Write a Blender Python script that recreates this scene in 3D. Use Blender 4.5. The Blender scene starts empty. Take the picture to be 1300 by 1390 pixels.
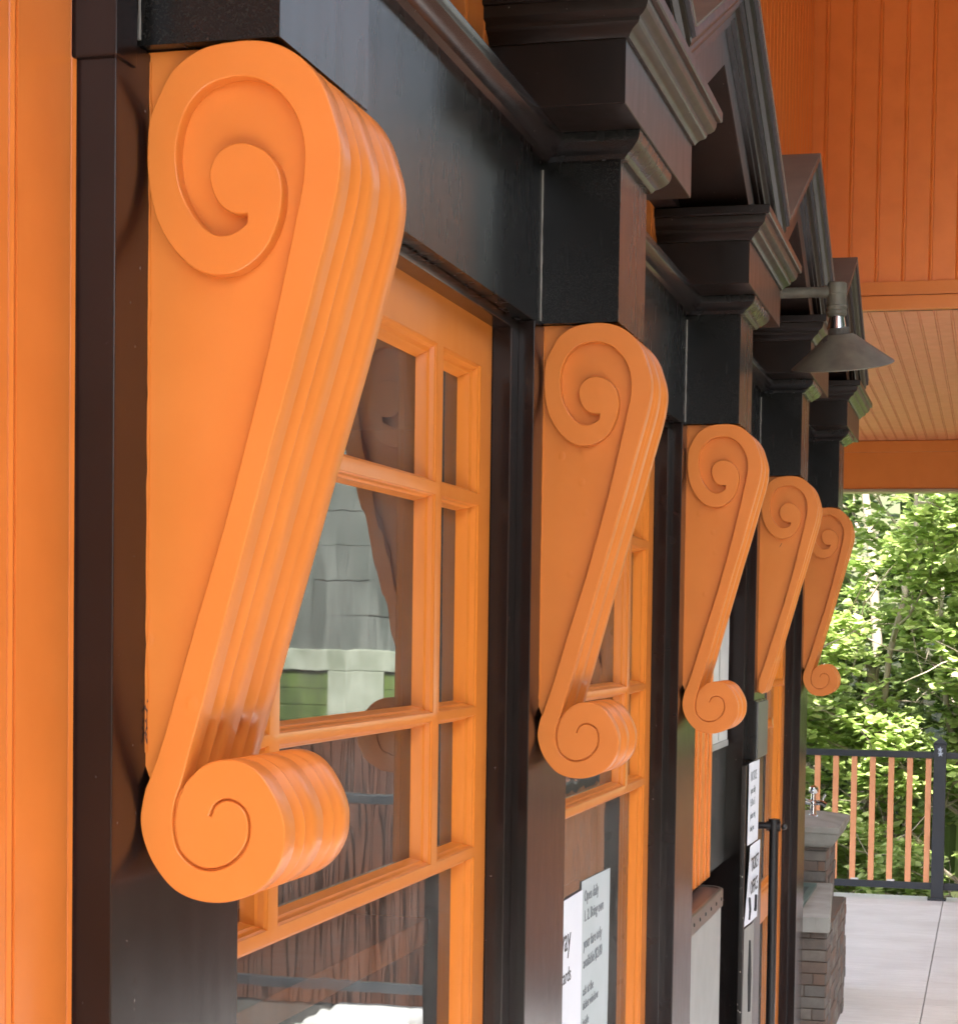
import bpy, bmesh, math, random
from mathutils import Vector, Matrix, geometry
random.seed(7)
EYE = 1.5                      # height of the eye over the deck floor
S = 1.31                       # spacing of the pilasters along the facade
# ------------------------------------------------------------------ camera
F, YAW, PIT, ROL, CX, CY = 2674.4, 0.256076, -0.0410738, 0.0138288, 644.94, 965.55
sc = bpy.context.scene
cam_d = bpy.data.cameras.new("camera"); cam = bpy.data.objects.new("camera", cam_d)
sc.collection.objects.link(cam); sc.camera = cam
st, ct, sp, cp = math.sin(YAW), math.cos(YAW), math.sin(PIT), math.cos(PIT)
fw = Vector((-st*cp, ct*cp, sp)); xv = Vector((ct, st, 0)); yv = Vector((st*sp, -ct*sp, cp))
rt = xv*math.cos(ROL) + yv*math.sin(ROL); up = -xv*math.sin(ROL) + yv*math.cos(ROL)
cam.matrix_world = Matrix(((rt.x, up.x, -fw.x, 0), (rt.y, up.y, -fw.y, 0), (rt.z, up.z, -fw.z, EYE), (0, 0, 0, 1)))
cam_d.sensor_fit = 'HORIZONTAL'; cam_d.sensor_width = 36.0; cam_d.lens = F/1300*36
cam_d.shift_x = (650-CX)/1300; cam_d.shift_y = (CY-695)/1300
cam_d.clip_start = 0.05; cam_d.clip_end = 2000
cam_d.dof.use_dof = True; cam_d.dof.focus_distance = 2.3; cam_d.dof.aperture_fstop = 56.0
# ------------------------------------------------------------------ light
SUN_EL, SUN_AZ = math.radians(60), math.radians(170)     # azimuth from +Y towards +X
world = bpy.data.worlds.new("World"); sc.world = world; world.use_nodes = True
wn = world.node_tree; bg = wn.nodes['Background']
sky = wn.nodes.new('ShaderNodeTexSky'); sky.sky_type = 'NISHITA'; sky.sun_disc = False
sky.sun_elevation = SUN_EL; sky.sun_rotation = SUN_AZ
sky.air_density = 1.0; sky.dust_density = 4.0; sky.ozone_density = 0.6
hsv = wn.nodes.new('ShaderNodeHueSaturation'); hsv.inputs['Saturation'].default_value = .6      # thin high cloud
wn.links.new(sky.outputs[0], hsv.inputs['Color']); wn.links.new(hsv.outputs[0], bg.inputs[0]); bg.inputs[1].default_value = 0.15
sl = bpy.data.lights.new("sun", 'SUN'); sl.energy = 4.0; sl.angle = math.radians(3); sl.color = (1, .95, .87)
so = bpy.data.objects.new("sun", sl); sc.collection.objects.link(so)
sd = Vector((math.sin(SUN_AZ)*math.cos(SUN_EL), math.cos(SUN_AZ)*math.cos(SUN_EL), math.sin(SUN_EL)))
so.rotation_euler = sd.to_track_quat('Z', 'Y').to_euler()
sc.view_settings.view_transform = 'Standard'; sc.view_settings.look = 'None'
sc.view_settings.exposure = 2.7; sc.view_settings.gamma = 1.0
sc.cycles.max_bounces = 10; sc.cycles.transparent_max_bounces = 12; sc.cycles.glossy_bounces = 6
# ------------------------------------------------------------------ helpers
C = sc.collection
def tag(o, label=None, cat=None, group=None, kind=None):
    if label: o['label'] = label
    if cat: o['category'] = cat
    if group: o['group'] = group
    if kind: o['kind'] = kind
    return o
def empty(name, loc=(0, 0, 0)):
    o = bpy.data.objects.new(name, None); C.objects.link(o); o.location = loc; o.empty_display_size = .05
    return o
class MB:
    def __init__(s): s.v = []; s.f = []
    def add(s, v, f):
        n = len(s.v); s.v += [tuple(p) for p in v]; s.f += [tuple(i+n for i in q) for q in f]; return s
    def box(s, x0, x1, y0, y1, z0, z1, b=.0012):
        if b <= 0:
            v = [(x, y, z) for x in (x0, x1) for y in (y0, y1) for z in (z0, z1)]
            return s.add(v, [(0, 1, 3, 2), (4, 6, 7, 5), (0, 4, 5, 1), (2, 3, 7, 6), (0, 2, 6, 4), (1, 5, 7, 3)])
        bm = bmesh.new(); bmesh.ops.create_cube(bm, size=1)
        for q in bm.verts: q.co = Vector(((x0+x1)/2+q.co.x*(x1-x0), (y0+y1)/2+q.co.y*(y1-y0), (z0+z1)/2+q.co.z*(z1-z0)))
        b = min(b, (x1-x0)*.3, (y1-y0)*.3, (z1-z0)*.3)
        bmesh.ops.bevel(bm, geom=bm.edges[:], offset=b, segments=2, profile=.6, affect='EDGES')
        bm.verts.index_update()
        s.add([q.co[:] for q in bm.verts], [[q.index for q in f.verts] for f in bm.faces]); bm.free(); return s
    def rings(s, rings, closed=True, cap0=False, cap1=False):
        """rings: list of equally long point lists"""
        n = len(rings[0]); base = len(s.v)
        for r in rings: s.v += [tuple(p) for p in r]
        m = n if closed else n-1
        for i in range(len(rings)-1):
            for j in range(m):
                a = base+i*n+j; b = base+i*n+(j+1) % n
                s.f.append((a, b, b+n, a+n))
        if cap0: s.f.append(tuple(base+j for j in range(n))[::-1])
        if cap1: s.f.append(tuple(base+(len(rings)-1)*n+j for j in range(n)))
        return s
    def extrude(s, prof, axis, a, b, stations=None):
        """closed profile of 2-D points pushed along an axis (caps on)"""
        def p3(p, t):
            return {'x': (t, p[0], p[1]), 'y': (p[0], t, p[1]), 'z': (p[0], p[1], t)}[axis]
        R = [[p3(p, t) for p in prof] for t in (a, b)]
        base = len(s.v); s.rings(R)
        tri = geometry.tessellate_polygon([[Vector((p[0], p[1], 0)) for p in prof]])
        n = len(prof)
        for t in tri: s.f.append(tuple(base+i for i in t)); s.f.append(tuple(base+n+i for i in reversed(t)))
        return s
    def tube(s, pts, rad, seg=8, caps=True):
        pts = [Vector(p) for p in pts]; R = []
        rad = rad if isinstance(rad, (list, tuple)) else [rad]*len(pts)
        prev = None
        for i, p in enumerate(pts):
            d = (pts[min(i+1, len(pts)-1)]-pts[max(i-1, 0)]).normalized()
            a = prev if prev is not None else (Vector((0, 0, 1)) if abs(d.z) < .9 else Vector((1, 0, 0)))
            u = (a-d*a.dot(d)).normalized(); prev = u; w = d.cross(u)
            R.append([p+(u*math.cos(2*math.pi*k/seg)+w*math.sin(2*math.pi*k/seg))*rad[i] for k in range(seg)])
        return s.rings(R, True, caps, caps)
    def lathe(s, prof, c=(0, 0, 0), seg=32, mat=None):
        R = []
        for r, z in prof:
            R.append([(r*math.cos(2*math.pi*k/seg), r*math.sin(2*math.pi*k/seg), z) for k in range(seg)])
        M = mat or Matrix.Identity(4); cc = Vector(c)
        R = [[tuple(M @ Vector(p)+cc) for p in r] for r in R]
        return s.rings(R, True, True, True)
    def build(s, name, mat, parent=None, smooth=True, ang=32, fix=True, flat=None):
        me = bpy.data.meshes.new(name); me.from_pydata(s.v, [], s.f)
        if fix:
            bm = bmesh.new(); bm.from_mesh(me); bmesh.ops.recalc_face_normals(bm, faces=bm.faces[:]); bm.to_mesh(me); bm.free()
        me.materials.append(mat)
        if smooth: me.shade_smooth(); me.set_sharp_from_angle(angle=math.radians(ang))
        if flat:
            for i in flat: me.polygons[i].use_smooth = False
        o = bpy.data.objects.new(name, me); C.objects.link(o)
        if smooth and not flat:
            w = o.modifiers.new('face weighted normals', 'WEIGHTED_NORMAL'); w.keep_sharp = True; w.weight = 80
        if parent is not None: o.parent = parent
        return o
def copy_tree(o, parent=None, dy=0.0):
    c = o.copy(); C.objects.link(c)
    if parent is not None: c.parent = parent
    c.location = o.location+Vector((0, dy, 0))
    for ch in list(o.children): copy_tree(ch, c)
    return c
def Z(h): return h+EYE
# ------------------------------------------------------------------ materials
def nt(name):
    m = bpy.data.materials.new(name); m.use_nodes = True
    t = m.node_tree; return m, t, t.nodes['Principled BSDF']
def tex(t, kind, scale, stretch=(1, 1, 1), **kw):
    co = t.nodes.new('ShaderNodeTexCoord'); mp = t.nodes.new('ShaderNodeMapping')
    mp.inputs['Scale'].default_value = stretch
    t.links.new(co.outputs['Object'], mp.inputs[0])
    n = t.nodes.new(kind); t.links.new(mp.outputs[0], n.inputs['Vector']); n.inputs['Scale'].default_value = scale
    for k, v in kw.items(): n.inputs[k].default_value = v
    return n
def ramp(t, src, stops):
    r = t.nodes.new('ShaderNodeValToRGB'); t.links.new(src, r.inputs[0])
    e = r.color_ramp.elements
    while len(e) < len(stops): e.new(.5)
    for q, (p, c) in zip(e, stops): q.position = p; q.color = (*c, 1) if len(c) == 3 else c
    return r
def mixc(t, fac, a, b):
    m = t.nodes.new('ShaderNodeMix'); m.data_type = 'RGBA'
    if isinstance(fac, (int, float)): m.inputs[0].default_value = fac
    else: t.links.new(fac, m.inputs[0])
    for k, s_ in ((6, a), (7, b)):
        if isinstance(s_, tuple): m.inputs[k].default_value = (*s_, 1)
        else: t.links.new(s_, m.inputs[k])
    return m.outputs[2]
def paint(name, col, col2=None, rough=.3, fine=.25, coarse=.5, stretch=(1, 1, .12), coat=0, chips=0, chipcol=(.5, .45, .4), scuff=0, spec=.5, nod=0):
    """brushed gloss paint on old wood: slow undulation, brush marks, grit and small chips"""
    m, t, p = nt(name); L = t.links
    n1 = tex(t, 'ShaderNodeTexNoise', 14, (1, 1, 1), Detail=3.0)
    n2 = tex(t, 'ShaderNodeTexNoise', 420, stretch, Detail=3.0, Roughness=.6)
    n3 = tex(t, 'ShaderNodeTexNoise', 45, (1, 1, .25), Detail=1.0)
    c = mixc(t, ramp(t, n1.outputs[0], [(.35, (0, 0, 0)), (.7, (1, 1, 1))]).outputs[0], col, col2 or tuple(x*.86 for x in col))
    if chips:
        v = tex(t, 'ShaderNodeTexNoise', 130, (1, 1, .7), Detail=4.0)
        k = ramp(t, v.outputs[0], [(.74-.03*chips, (0, 0, 0)), (.76-.03*chips, (1, 1, 1))])
        c = mixc(t, k.outputs[0], c, chipcol)
    if scuff:
        v = tex(t, 'ShaderNodeTexNoise', 700, (1, 1, 1), Detail=2.0)
        v2 = tex(t, 'ShaderNodeTexNoise', 9, (1, 1, 1), Detail=2.0)
        mu = t.nodes.new('ShaderNodeMath'); mu.operation = 'MULTIPLY'
        L.new(ramp(t, v.outputs[0], [(.56, (0, 0, 0)), (.68, (1, 1, 1))]).outputs[0], mu.inputs[0])
        L.new(ramp(t, v2.outputs[0], [(.4, (0, 0, 0)), (.65, (1, 1, 1))]).outputs[0], mu.inputs[1])
        mv = t.nodes.new('ShaderNodeMath'); mv.operation = 'MULTIPLY'; L.new(mu.outputs[0], mv.inputs[0]); mv.inputs[1].default_value = scuff
        c = mixc(t, mv.outputs[0], c, (.28, .25, .2))
    oi = t.nodes.new('ShaderNodeObjectInfo'); hv = t.nodes.new('ShaderNodeHueSaturation'); mr = t.nodes.new('ShaderNodeMapRange')
    L.new(oi.outputs['Random'], mr.inputs[0]); mr.inputs[3].default_value = .93; mr.inputs[4].default_value = 1.05
    L.new(mr.outputs[0], hv.inputs['Value']); L.new(c, hv.inputs['Color']); c = hv.outputs[0]
    L.new(c, p.inputs['Base Color'])
    rr = ramp(t, n3.outputs[0], [(.3, (rough*.95,)*3), (.75, (rough*1.1,)*3)])
    L.new(rr.outputs[0], p.inputs['Roughness'])
    b1 = t.nodes.new('ShaderNodeBump'); b1.inputs['Strength'].default_value = coarse; b1.inputs['Distance'].default_value = .0016
    L.new(n1.outputs[0], b1.inputs['Height'])
    b2 = t.nodes.new('ShaderNodeBump'); b2.inputs['Strength'].default_value = fine; b2.inputs['Distance'].default_value = .0006
    L.new(n2.outputs[0], b2.inputs['Height']); L.new(b1.outputs[0], b2.inputs['Normal'])
    b3 = t.nodes.new('ShaderNodeBump'); b3.inputs['Strength'].default_value = coarse*.6; b3.inputs['Distance'].default_value = .0008
    L.new(n3.outputs[0], b3.inputs['Height']); L.new(b2.outputs[0], b3.inputs['Normal'])
    last = b3
    if nod:      # drips, filled nail heads and trapped grit
        vo = tex(t, 'ShaderNodeTexVoronoi', 34, (1, 1, .8)); vr = ramp(t, vo.outputs['Distance'], [(0, (1, 1, 1)), (.11, (.75, .75, .75)), (.19, (0, 0, 0))])
        nm = tex(t, 'ShaderNodeTexNoise', 11, (1, 1, 1), Detail=1.0); nr = ramp(t, nm.outputs[0], [(.56, (0, 0, 0)), (.64, (1, 1, 1))])
        mm = t.nodes.new('ShaderNodeMath'); mm.operation = 'MULTIPLY'; L.new(vr.outputs[0], mm.inputs[0]); L.new(nr.outputs[0], mm.inputs[1])
        b4 = t.nodes.new('ShaderNodeBump'); b4.inputs['Strength'].default_value = nod; b4.inputs['Distance'].default_value = .0009
        L.new(mm.outputs[0], b4.inputs['Height']); L.new(b3.outputs[0], b4.inputs['Normal']); last = b4
    L.new(last.outputs[0], p.inputs['Normal'])
    p.inputs['Specular IOR Level'].default_value = spec
    if coat: p.inputs['Coat Weight'].default_value = coat; p.inputs['Coat Roughness'].default_value = .08
    return m
ORANGE = paint('orange_gloss_paint', (.66, .202, .034), (.63, .187, .029), rough=.42, fine=0, coarse=.20, coat=.10, nod=.5, spec=.4)
ORANGE_TRIM = paint('orange_sash_paint', (.68, .206, .028), (.66, .195, .025), rough=.30, fine=0, coarse=.05, coat=.15, nod=.04)
ORANGE_WALL = paint('orange_board_paint', (.76, .212, .036), (.70, .188, .030), rough=.36, fine=0, coarse=.10, coat=.15)
BROWN = paint('dark_brown_gloss_paint', (.0145, .0085, .0078), (.0105, .0065, .006), rough=.20, fine=.05, coarse=.12, chips=.15, spec=.38, nod=.06, chipcol=(.2, .17, .15))
CAPM = paint('brown_black_moulding_paint', (.013, .0075, .0055), (.009, .0055, .004), rough=.32, fine=0, coarse=.04, chips=.15, spec=.32, nod=.1, chipcol=(.2, .17, .15))
BLACK = paint('black_frieze_paint', (.006, .0058, .0058), (.008, .0072, .0068), rough=.26, fine=.02, coarse=.10, stretch=(1, 1, .8), scuff=.07, spec=.29, nod=.1)
def plain(name, col, rough=.5, metal=0, bump=0, scale=60, col2=None, nscale=8, stretch=(1, 1, 1)):
    m, t, p = nt(name)
    n = tex(t, 'ShaderNodeTexNoise', nscale, stretch, Detail=5.0)
    t.links.new(mixc(t, ramp(t, n.outputs[0], [(.3, (0, 0, 0)), (.7, (1, 1, 1))]).outputs[0], col, col2 or tuple(x*.75 for x in col)), p.inputs['Base Color'])
    p.inputs['Roughness'].default_value = rough; p.inputs['Metallic'].default_value = metal
    if bump:
        b = t.nodes.new('ShaderNodeBump'); b.inputs['Distance'].default_value = .002; b.inputs['Strength'].default_value = bump
        n2 = tex(t, 'ShaderNodeTexNoise', scale, stretch, Detail=4.0)
        t.links.new(n2.outputs[0], b.inputs['Height']); t.links.new(b.outputs[0], p.inputs['Normal'])
    return m
def glass(name, wav=.09):
    m, t, p = nt(name); t.nodes.remove(p); L = t.links
    out = t.nodes['Material Output']
    tr = t.nodes.new('ShaderNodeBsdfTransparent'); tr.inputs[0].default_value = (.80, .84, .82, 1)
    gl = t.nodes.new('ShaderNodeBsdfGlossy'); gl.inputs['Roughness'].default_value = .015; gl.inputs[0].default_value = (.95, 1, .98, 1)
    fr = t.nodes.new('ShaderNodeFresnel'); fr.inputs[0].default_value = 1.62
    mx = t.nodes.new('ShaderNodeMixShader')
    n = tex(t, 'ShaderNodeTexNoise', 7, (1, 2.2, .8), Detail=1.0)
    b = t.nodes.new('ShaderNodeBump'); b.inputs['Strength'].default_value = wav; b.inputs['Distance'].default_value = .0025
    L.new(n.outputs[0], b.inputs['Height']); L.new(b.outputs[0], gl.inputs['Normal'])
    L.new(fr.outputs[0], mx.inputs[0]); L.new(tr.outputs[0], mx.inputs[1]); L.new(gl.outputs[0], mx.inputs[2])
    df = t.nodes.new('ShaderNodeBsdfDiffuse'); df.inputs[0].default_value = (.45, .43, .40, 1)     # dusty film
    n5 = tex(t, 'ShaderNodeTexNoise', 16, (1, 1, .35), Detail=6.0); r5 = ramp(t, n5.outputs[0], [(.3, (.05, .05, .05)), (.75, (.17, .17, .17))])
    m5 = t.nodes.new('ShaderNodeMixShader'); L.new(r5.outputs[0], m5.inputs[0]); L.new(mx.outputs[0], m5.inputs[1]); L.new(df.outputs[0], m5.inputs[2])
    L.new(m5.outputs[0], out.inputs['Surface'])
    return m
GLASS = glass('old_wavy_window_glass')
PAPER = plain('white_paper', (.80, .82, .86), .6, bump=.15, scale=20, col2=(.74, .77, .82))
PAPER_GREY = plain('greenish_paper', (.52, .57, .58), .6, bump=.3, scale=15, col2=(.45, .52, .52))
INK = plain('black_ink', (.02, .02, .02), .5)
INK_GREY = plain('faded_ink', (.20, .23, .25), .5)
STONE = plain('grey_cast_stone', (.36, .355, .32), .8, bump=.6, scale=80, col2=(.25, .245, .215))
CHROME = plain('chrome', (.8, .82, .85), .08, metal=1)
LAMPMAT = plain('weathered_bronze_lamp_metal', (.16, .15, .11), .5, metal=.1, bump=.25, scale=120, col2=(.09, .084, .064), nscale=25)
LAMPDARK = plain('rusty_lamp_collar_metal', (.045, .04, .032), .65, bump=1, scale=150, col2=(.10, .085, .07), nscale=80)
ALU = plain('bright_aluminium', (.75, .72, .74), .22, metal=1)
RAILMAT = plain('charcoal_powder_coated_metal', (.030, .036, .045), .35, bump=.1, scale=200, col2=(.036, .043, .052))
BALMAT = plain('orange_baluster_paint', (.88, .40, .20), .4, bump=.1, col2=(.82, .36, .17))
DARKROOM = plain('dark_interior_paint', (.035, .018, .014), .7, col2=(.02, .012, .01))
# ------------------------------------------------------------------ the building
X0 = -.606          # face of the pilasters
XW = -.644          # face of the boarded wall
bld = tag(empty('storefront', (X0, 3.9, 0)), 'orange and dark brown wooden storefront with scroll corbels, pediments and glazed windows in a row', 'building')
bld.location = (0, 0, 0)
def ring4(X, Ya, Yb, e, h, xw=-.70):
    return [(xw, Ya-e, Z(h)), (X+e, Ya-e, Z(h)), (X+e, Yb+e, Z(h)), (xw, Yb+e, Z(h))]
PA, PB = 1.293, 1.540      # pilaster across
Y0 = 1.338                 # near face of the first corbel
def spline(P, n=6):
    """Catmull-Rom through the points (open)"""
    P = [Vector(p) for p in P]; out = []
    for i in range(len(P)-1):
        a = P[i-1] if i else P[0]*2-P[1]; b = P[i]; c = P[i+1]; d = P[i+2] if i+2 < len(P) else P[-1]*2-P[-2]
        for k in range(n):
            t = k/n
            out.append(.5*((2*b)+(c-a)*t+(2*a-5*b+4*c-d)*t*t+(3*b-a-3*c+d)*t**3))
    out.append(P[-1].copy()); return out
FRONT = [(.0609,.4193),(.0828,.4201),(.1047,.4151),(.1242,.4025),(.1382,.3842),(.1467,.3616),(.1508,.3454),(.1515,.3278),(.1474,.3011),(.1353,.2549),(.1187,.1927),(.0998,.1258),(.0807,.0555),(.0636,-.007),(.0519,-.0507),(.0402,-.0924),(.0357,-.1087)]
DISC = [(.0357,-.1163),(.0409,-.1102),(.0512,-.1012),(.065,-.0968),(.0805,-.0977),(.0948,-.1058),(.1063,-.1214),(.1132,-.1372),(.115,-.1505),(.1129,-.1666),(.1046,-.182),(.0916,-.1933),(.0746,-.2001),(.0573,-.202),(.0399,-.199),(.0253,-.191),(.0117,-.1748),(.004,-.1576),(.0015,-.143),(.0029,-.1305),(.0054,-.1195)]
ARC = [(.0609,.4193),(.0484,.417),(.0368,.4124),(.0268,.4057),(.0194,.3977),(.0098,.3798),(.0052,.3684),(.0036,.3526),(.0038,.3298),(.008,.3047),(.0157,.2861),(.0279,.2695),(.0429,.2579),(.0601,.2536),(.0771,.2568),(.0933,.2688),(.1038,.2872),(.1078,.3074),(.1056,.3252),(.0982,.337),(.0886,.3443),(.0762,.3475),(.0644,.3454),(.0559,.338),(.052,.3266),(.0544,.3141),(.0596,.3047),(.0671,.2989),(.0733,.2971),(.0812,.2968)]
INNER = [(.0812,.2968),(.0807,.2902),(.0745,.2852),(.0649,.2819),(.0553,.2833),(.0478,.2883),(.0392,.2982),(.031,.3133),(.0269,.3288),(.0262,.3462),(.03,.365),(.0371,.3783),(.0492,.3892),(.0639,.3938),(.0786,.3943),(.0932,.3898),(.105,.3814),(.1146,.3697),(.1209,.3562),(.1241,.3405),(.1235,.3208),(.1198,.3002),(.1113,.2588),(.0974,.1963),(.0833,.1397),(.0652,.0725),(.0403,-.01),(.0209,-.0767),(.01,-.1085),(.0054,-.1195)]
GROOVE = [(.0357,-.1141),(.0306,-.1268),(.0284,-.1377),(.0282,-.1485),(.0321,-.1636),(.0432,-.1745),(.0565,-.1777),(.0703,-.1738),(.0805,-.1653),(.0867,-.1532),(.086,-.1371),(.0785,-.1283),(.0687,-.126),(.0607,-.13),(.0567,-.1382)]
def clean(P, eps=.0004):
    out = [P[0]]
    for p in P[1:]:
        if (p-out[-1]).length > eps: out.append(p)
    if (out[0]-out[-1]).length < eps: out.pop()
    return out
def area(P): return sum(P[i].x*P[(i+1) % len(P)].y-P[(i+1) % len(P)].x*P[i].y for i in range(len(P)))/2
def normals(P):
    """outward normals of a counter-clockwise closed loop"""
    N = []
    for i in range(len(P)):
        d1 = (P[i]-P[i-1]).normalized(); d2 = (P[(i+1) % len(P)]-P[i]).normalized()
        d = d1+d2
        d = d.normalized() if d.length > .05 else d1
        n = Vector((d.y, -d.x)); k = max(.6, n.dot(Vector((d1.y, -d1.x))))
        N.append(n/k)
    return N
COVES = [(.150, .170, .290, .0100), (.300, .318, .430, .0080), (.570, .590, .735, .0105), (.742, .760, .870, .0080)]
def flute(u):
    """depth of the moulding over the thickness, u = 0..1: flats and coves whose steep side faces the near end"""
    for a, b, c, d in COVES:
        if a <= u < b: return d*math.sin((u-a)/(b-a)*math.pi/2)
        if b <= u <= c: return d*math.cos((u-b)/(c-b)*math.pi/2)
    return 0
TH = .150; REC = .0125
def corbel(k, parent, cut=False, top=0.0):
    y0 = Y0+k*S
    fr = spline(FRONT, 8); di = spline(DISC, 6); ar = spline(ARC, 5); inn = spline(INNER, 5); gr = spline(GROOVE, 5)
    HC = -.158
    # ---- raised scroll band, its lower disc cut by a spiral groove
    gn = []
    for i, p in enumerate(gr):
        d = (gr[min(i+1, len(gr)-1)]-gr[max(i-1, 0)]).normalized(); w = .00105*(1-.45*i/len(gr))
        gn.append((Vector((-d.y, d.x)), w))
    gin = [p+n*w for p, (n, w) in zip(gr, gn)]; gout = [p-n*w for p, (n, w) in zip(gr, gn)]
    if sum((a-Vector((.06, -.15))).length for a in gin) > sum((a-Vector((.06, -.15))).length for a in gout): gin, gout = gout, gin
    if not cut:
        # up the outer edge backwards: start at groove band side, FRONT reversed, then arc, inner edge, disc outline reversed, groove inside
        P = list(reversed(fr))+ar[1:]+inn[1:]+list(reversed(di))[1:-1]+gin[1:]+list(reversed(gout))[:-1]
    else:
        f2 = [p for p in fr if p.y > HC]; i2 = [p for p in inn if p.y > HC]
        P = list(reversed(f2))+[Vector((.0295, -.1195))][:0]+ar[1:]+i2[1:]
        P += [Vector((.0050, -.1240)), Vector((.0046, -.1400)), Vector((.0062, -.1520)), Vector((.0150, -.1590)), Vector((.0235, -.1500))]
    P = clean(P)
    if area(P) < 0: P.reverse()
    m = MB(); flat = []
    N = normals(P); bv = .0013
    stag = [(-.0011, 0.0), (-.0004, .0004), (0, .0014), (0, REC+.0008)]
    R = [[(X0+p.x+n.x*o, y0+t, Z(p.y+n.y*o)) for p, n in zip(P, N)] for o, t in stag]
    base = len(m.v); m.rings(R)
    tri = geometry.tessellate_polygon([[Vector((q[0], q[2], 0)) for q in R[0]]])
    f0 = len(m.f); m.f += [tuple(base+i for i in t) for t in tri]; flat += list(range(f0, len(m.f)))
    if not cut:     # floor of the groove
        dl = clean(di+[Vector((.0320, -.118))])
        Q = [Vector((p.x*.96+.0024, p.y*.96-.006)) for p in dl]
        b2 = len(m.v); m.v += [(X0+q.x, y0+.0042, Z(q.y)) for q in Q]
        f0 = len(m.f); m.f += [tuple(b2+i for i in t) for t in geometry.tessellate_polygon([[Vector((q.x, q.y, 0)) for q in Q]])]; flat += list(range(f0, len(m.f)))
    # ---- body with fluted edge
    if not cut:
        B = [Vector((-.004, .4195)), Vector((.02, .4197)), Vector((.045, .4197))]+fr+[Vector((.0345, -.1135))]+di+[Vector((.0010, -.108)), Vector((-.004, -.095))]
    else:
        B = [Vector((-.004, .4195)), Vector((.02, .4197)), Vector((.045, .4197))]+[p for p in fr if p.y > HC]+[Vector((.0235, -.1500)), Vector((.0150, -.1590)), Vector((.0046, -.1560)), Vector((-.004, -.150))]
    B = clean(B)
    if area(B) < 0: B.reverse()
    N = normals(B)
    # smooth the normals so the flutes run evenly
    W = [1.0 if (p.x > .05 or p.y < -.075) and p.x > .004 else 0.0 for p in B]
    if cut: W = [w if p.y > -.145 else 0 for w, p in zip(W, B)]
    for _ in range(2): W = [(W[i-1]+W[i]*2+W[(i+1) % len(W)])/4 for i in range(len(W))]
    us = {.12, .5}
    for a, b, c_, d in COVES: us |= {a, (a+b)/2}|{b+(c_-b)*i/9 for i in range(10)}
    ts = [REC]+[u*TH for u in sorted(us)]+[TH*.93, TH-.0008, TH]
    R = []
    for j, t in enumerate(ts):
        o = flute(t/TH); e = .0005 if j == 0 else (.0010 if j == len(ts)-1 else .0004)
        R.append([(X0+p.x-n.x*(o*w+e), y0+REC+(t-REC)*(1+top*min(1, max(0, (p.y+.08)/.3))), Z(p.y-n.y*(o*w+e))) for p, n, w in zip(B, N, W)])
    base = len(m.v); m.rings(R); n = len(B)
    tri = geometry.tessellate_polygon([[Vector((q[0], q[2], 0)) for q in R[0]]])
    f0 = len(m.f); m.f += [tuple(base+i for i in t) for t in tri]; flat += list(range(f0, len(m.f)))
    tri = geometry.tessellate_polygon([[Vector((q[0], q[2], 0)) for q in R[-1]]])
    f0 = len(m.f); m.f += [tuple(base+(len(ts)-1)*n+i for i in t) for t in tri]; flat += list(range(f0, len(m.f)))
    return m.build('corbel', ORANGE, parent, ang=38, flat=flat)
lab = ['large orange scroll corbel nearest the viewer', 'second orange scroll corbel, right of the glazed window', 'third orange scroll corbel, beside the dark opening',
       'fourth orange corbel whose lower scroll is cut off above a grey box', 'farthest orange scroll corbel, against the green trees']
c0 = None
for k in range(5):
    if k == 3: c = corbel(3, bld, True)
    elif k == 0: c = corbel(0, bld, top=.10)
    elif k == 1: c = c0 = corbel(1, bld)
    else:
        c = c0.copy(); C.objects.link(c); c.location.y = (k-1)*S
    c['label'] = lab[k]
corb = [c for c in bld.children if c.name.startswith('corbel')]
WEAR = plain('bare_dirty_edge', (.12, .05, .025), .8)
def wear(parent, pts, w, seed, name='worn_edge', mat=None):
    rnd = random.Random(seed); m = MB(); n = len(pts)
    for p in pts: a = rnd.uniform(.15, 1)*w; m.v += [(X0+p[0]-a*.5, p[2], Z(p[1])), (X0+p[0]+a, p[2], Z(p[1]+.001))]
    m.f += [(2*i, 2*i+1, 2*i+3, 2*i+2) for i in range(n-1)]
    return m.build(name, mat or WEAR, parent, smooth=False, fix=False)
CAULK = plain('grey_caulk_line', (.30, .28, .25), .4, bump=.3, scale=90)
rb = random.Random(8)
for i, c in enumerate(corb):
    cut = 'cut off' in c['label']; yy = Y0+i*S-c.location.y+REC-.0006
    hs_ = [.412-.0115*j for j in range(100) if .412-.0115*j > (-.13 if cut else -.10)]
    m = MB(); m.tube([(X0+.0006+rb.uniform(-.0004, .0005), yy+rb.uniform(-.0004, .0004), Z(h)) for h in hs_], [rb.uniform(.0009, .0018) for h in hs_], 6); m.build('caulk_bead', ORANGE, c)
rw = random.Random(2)
wear(corb[0], [(.0012+rw.uniform(-.001, .001), -.055-.0022*i, Y0+REC-.0022) for i in range(16)], .0011, 3)
wear(corb[2], [(.0520+.0012*i, .243-.0022*i*-1-.012, Y0+2*S+REC-.0004) for i in range(6)], .0016, 5, 'crack')
wear(corb[2], [(.0900+.0007*i, .325+.0030*i, Y0+2*S+REC-.0004) for i in range(6)], .0010, 6, 'crack')
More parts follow.
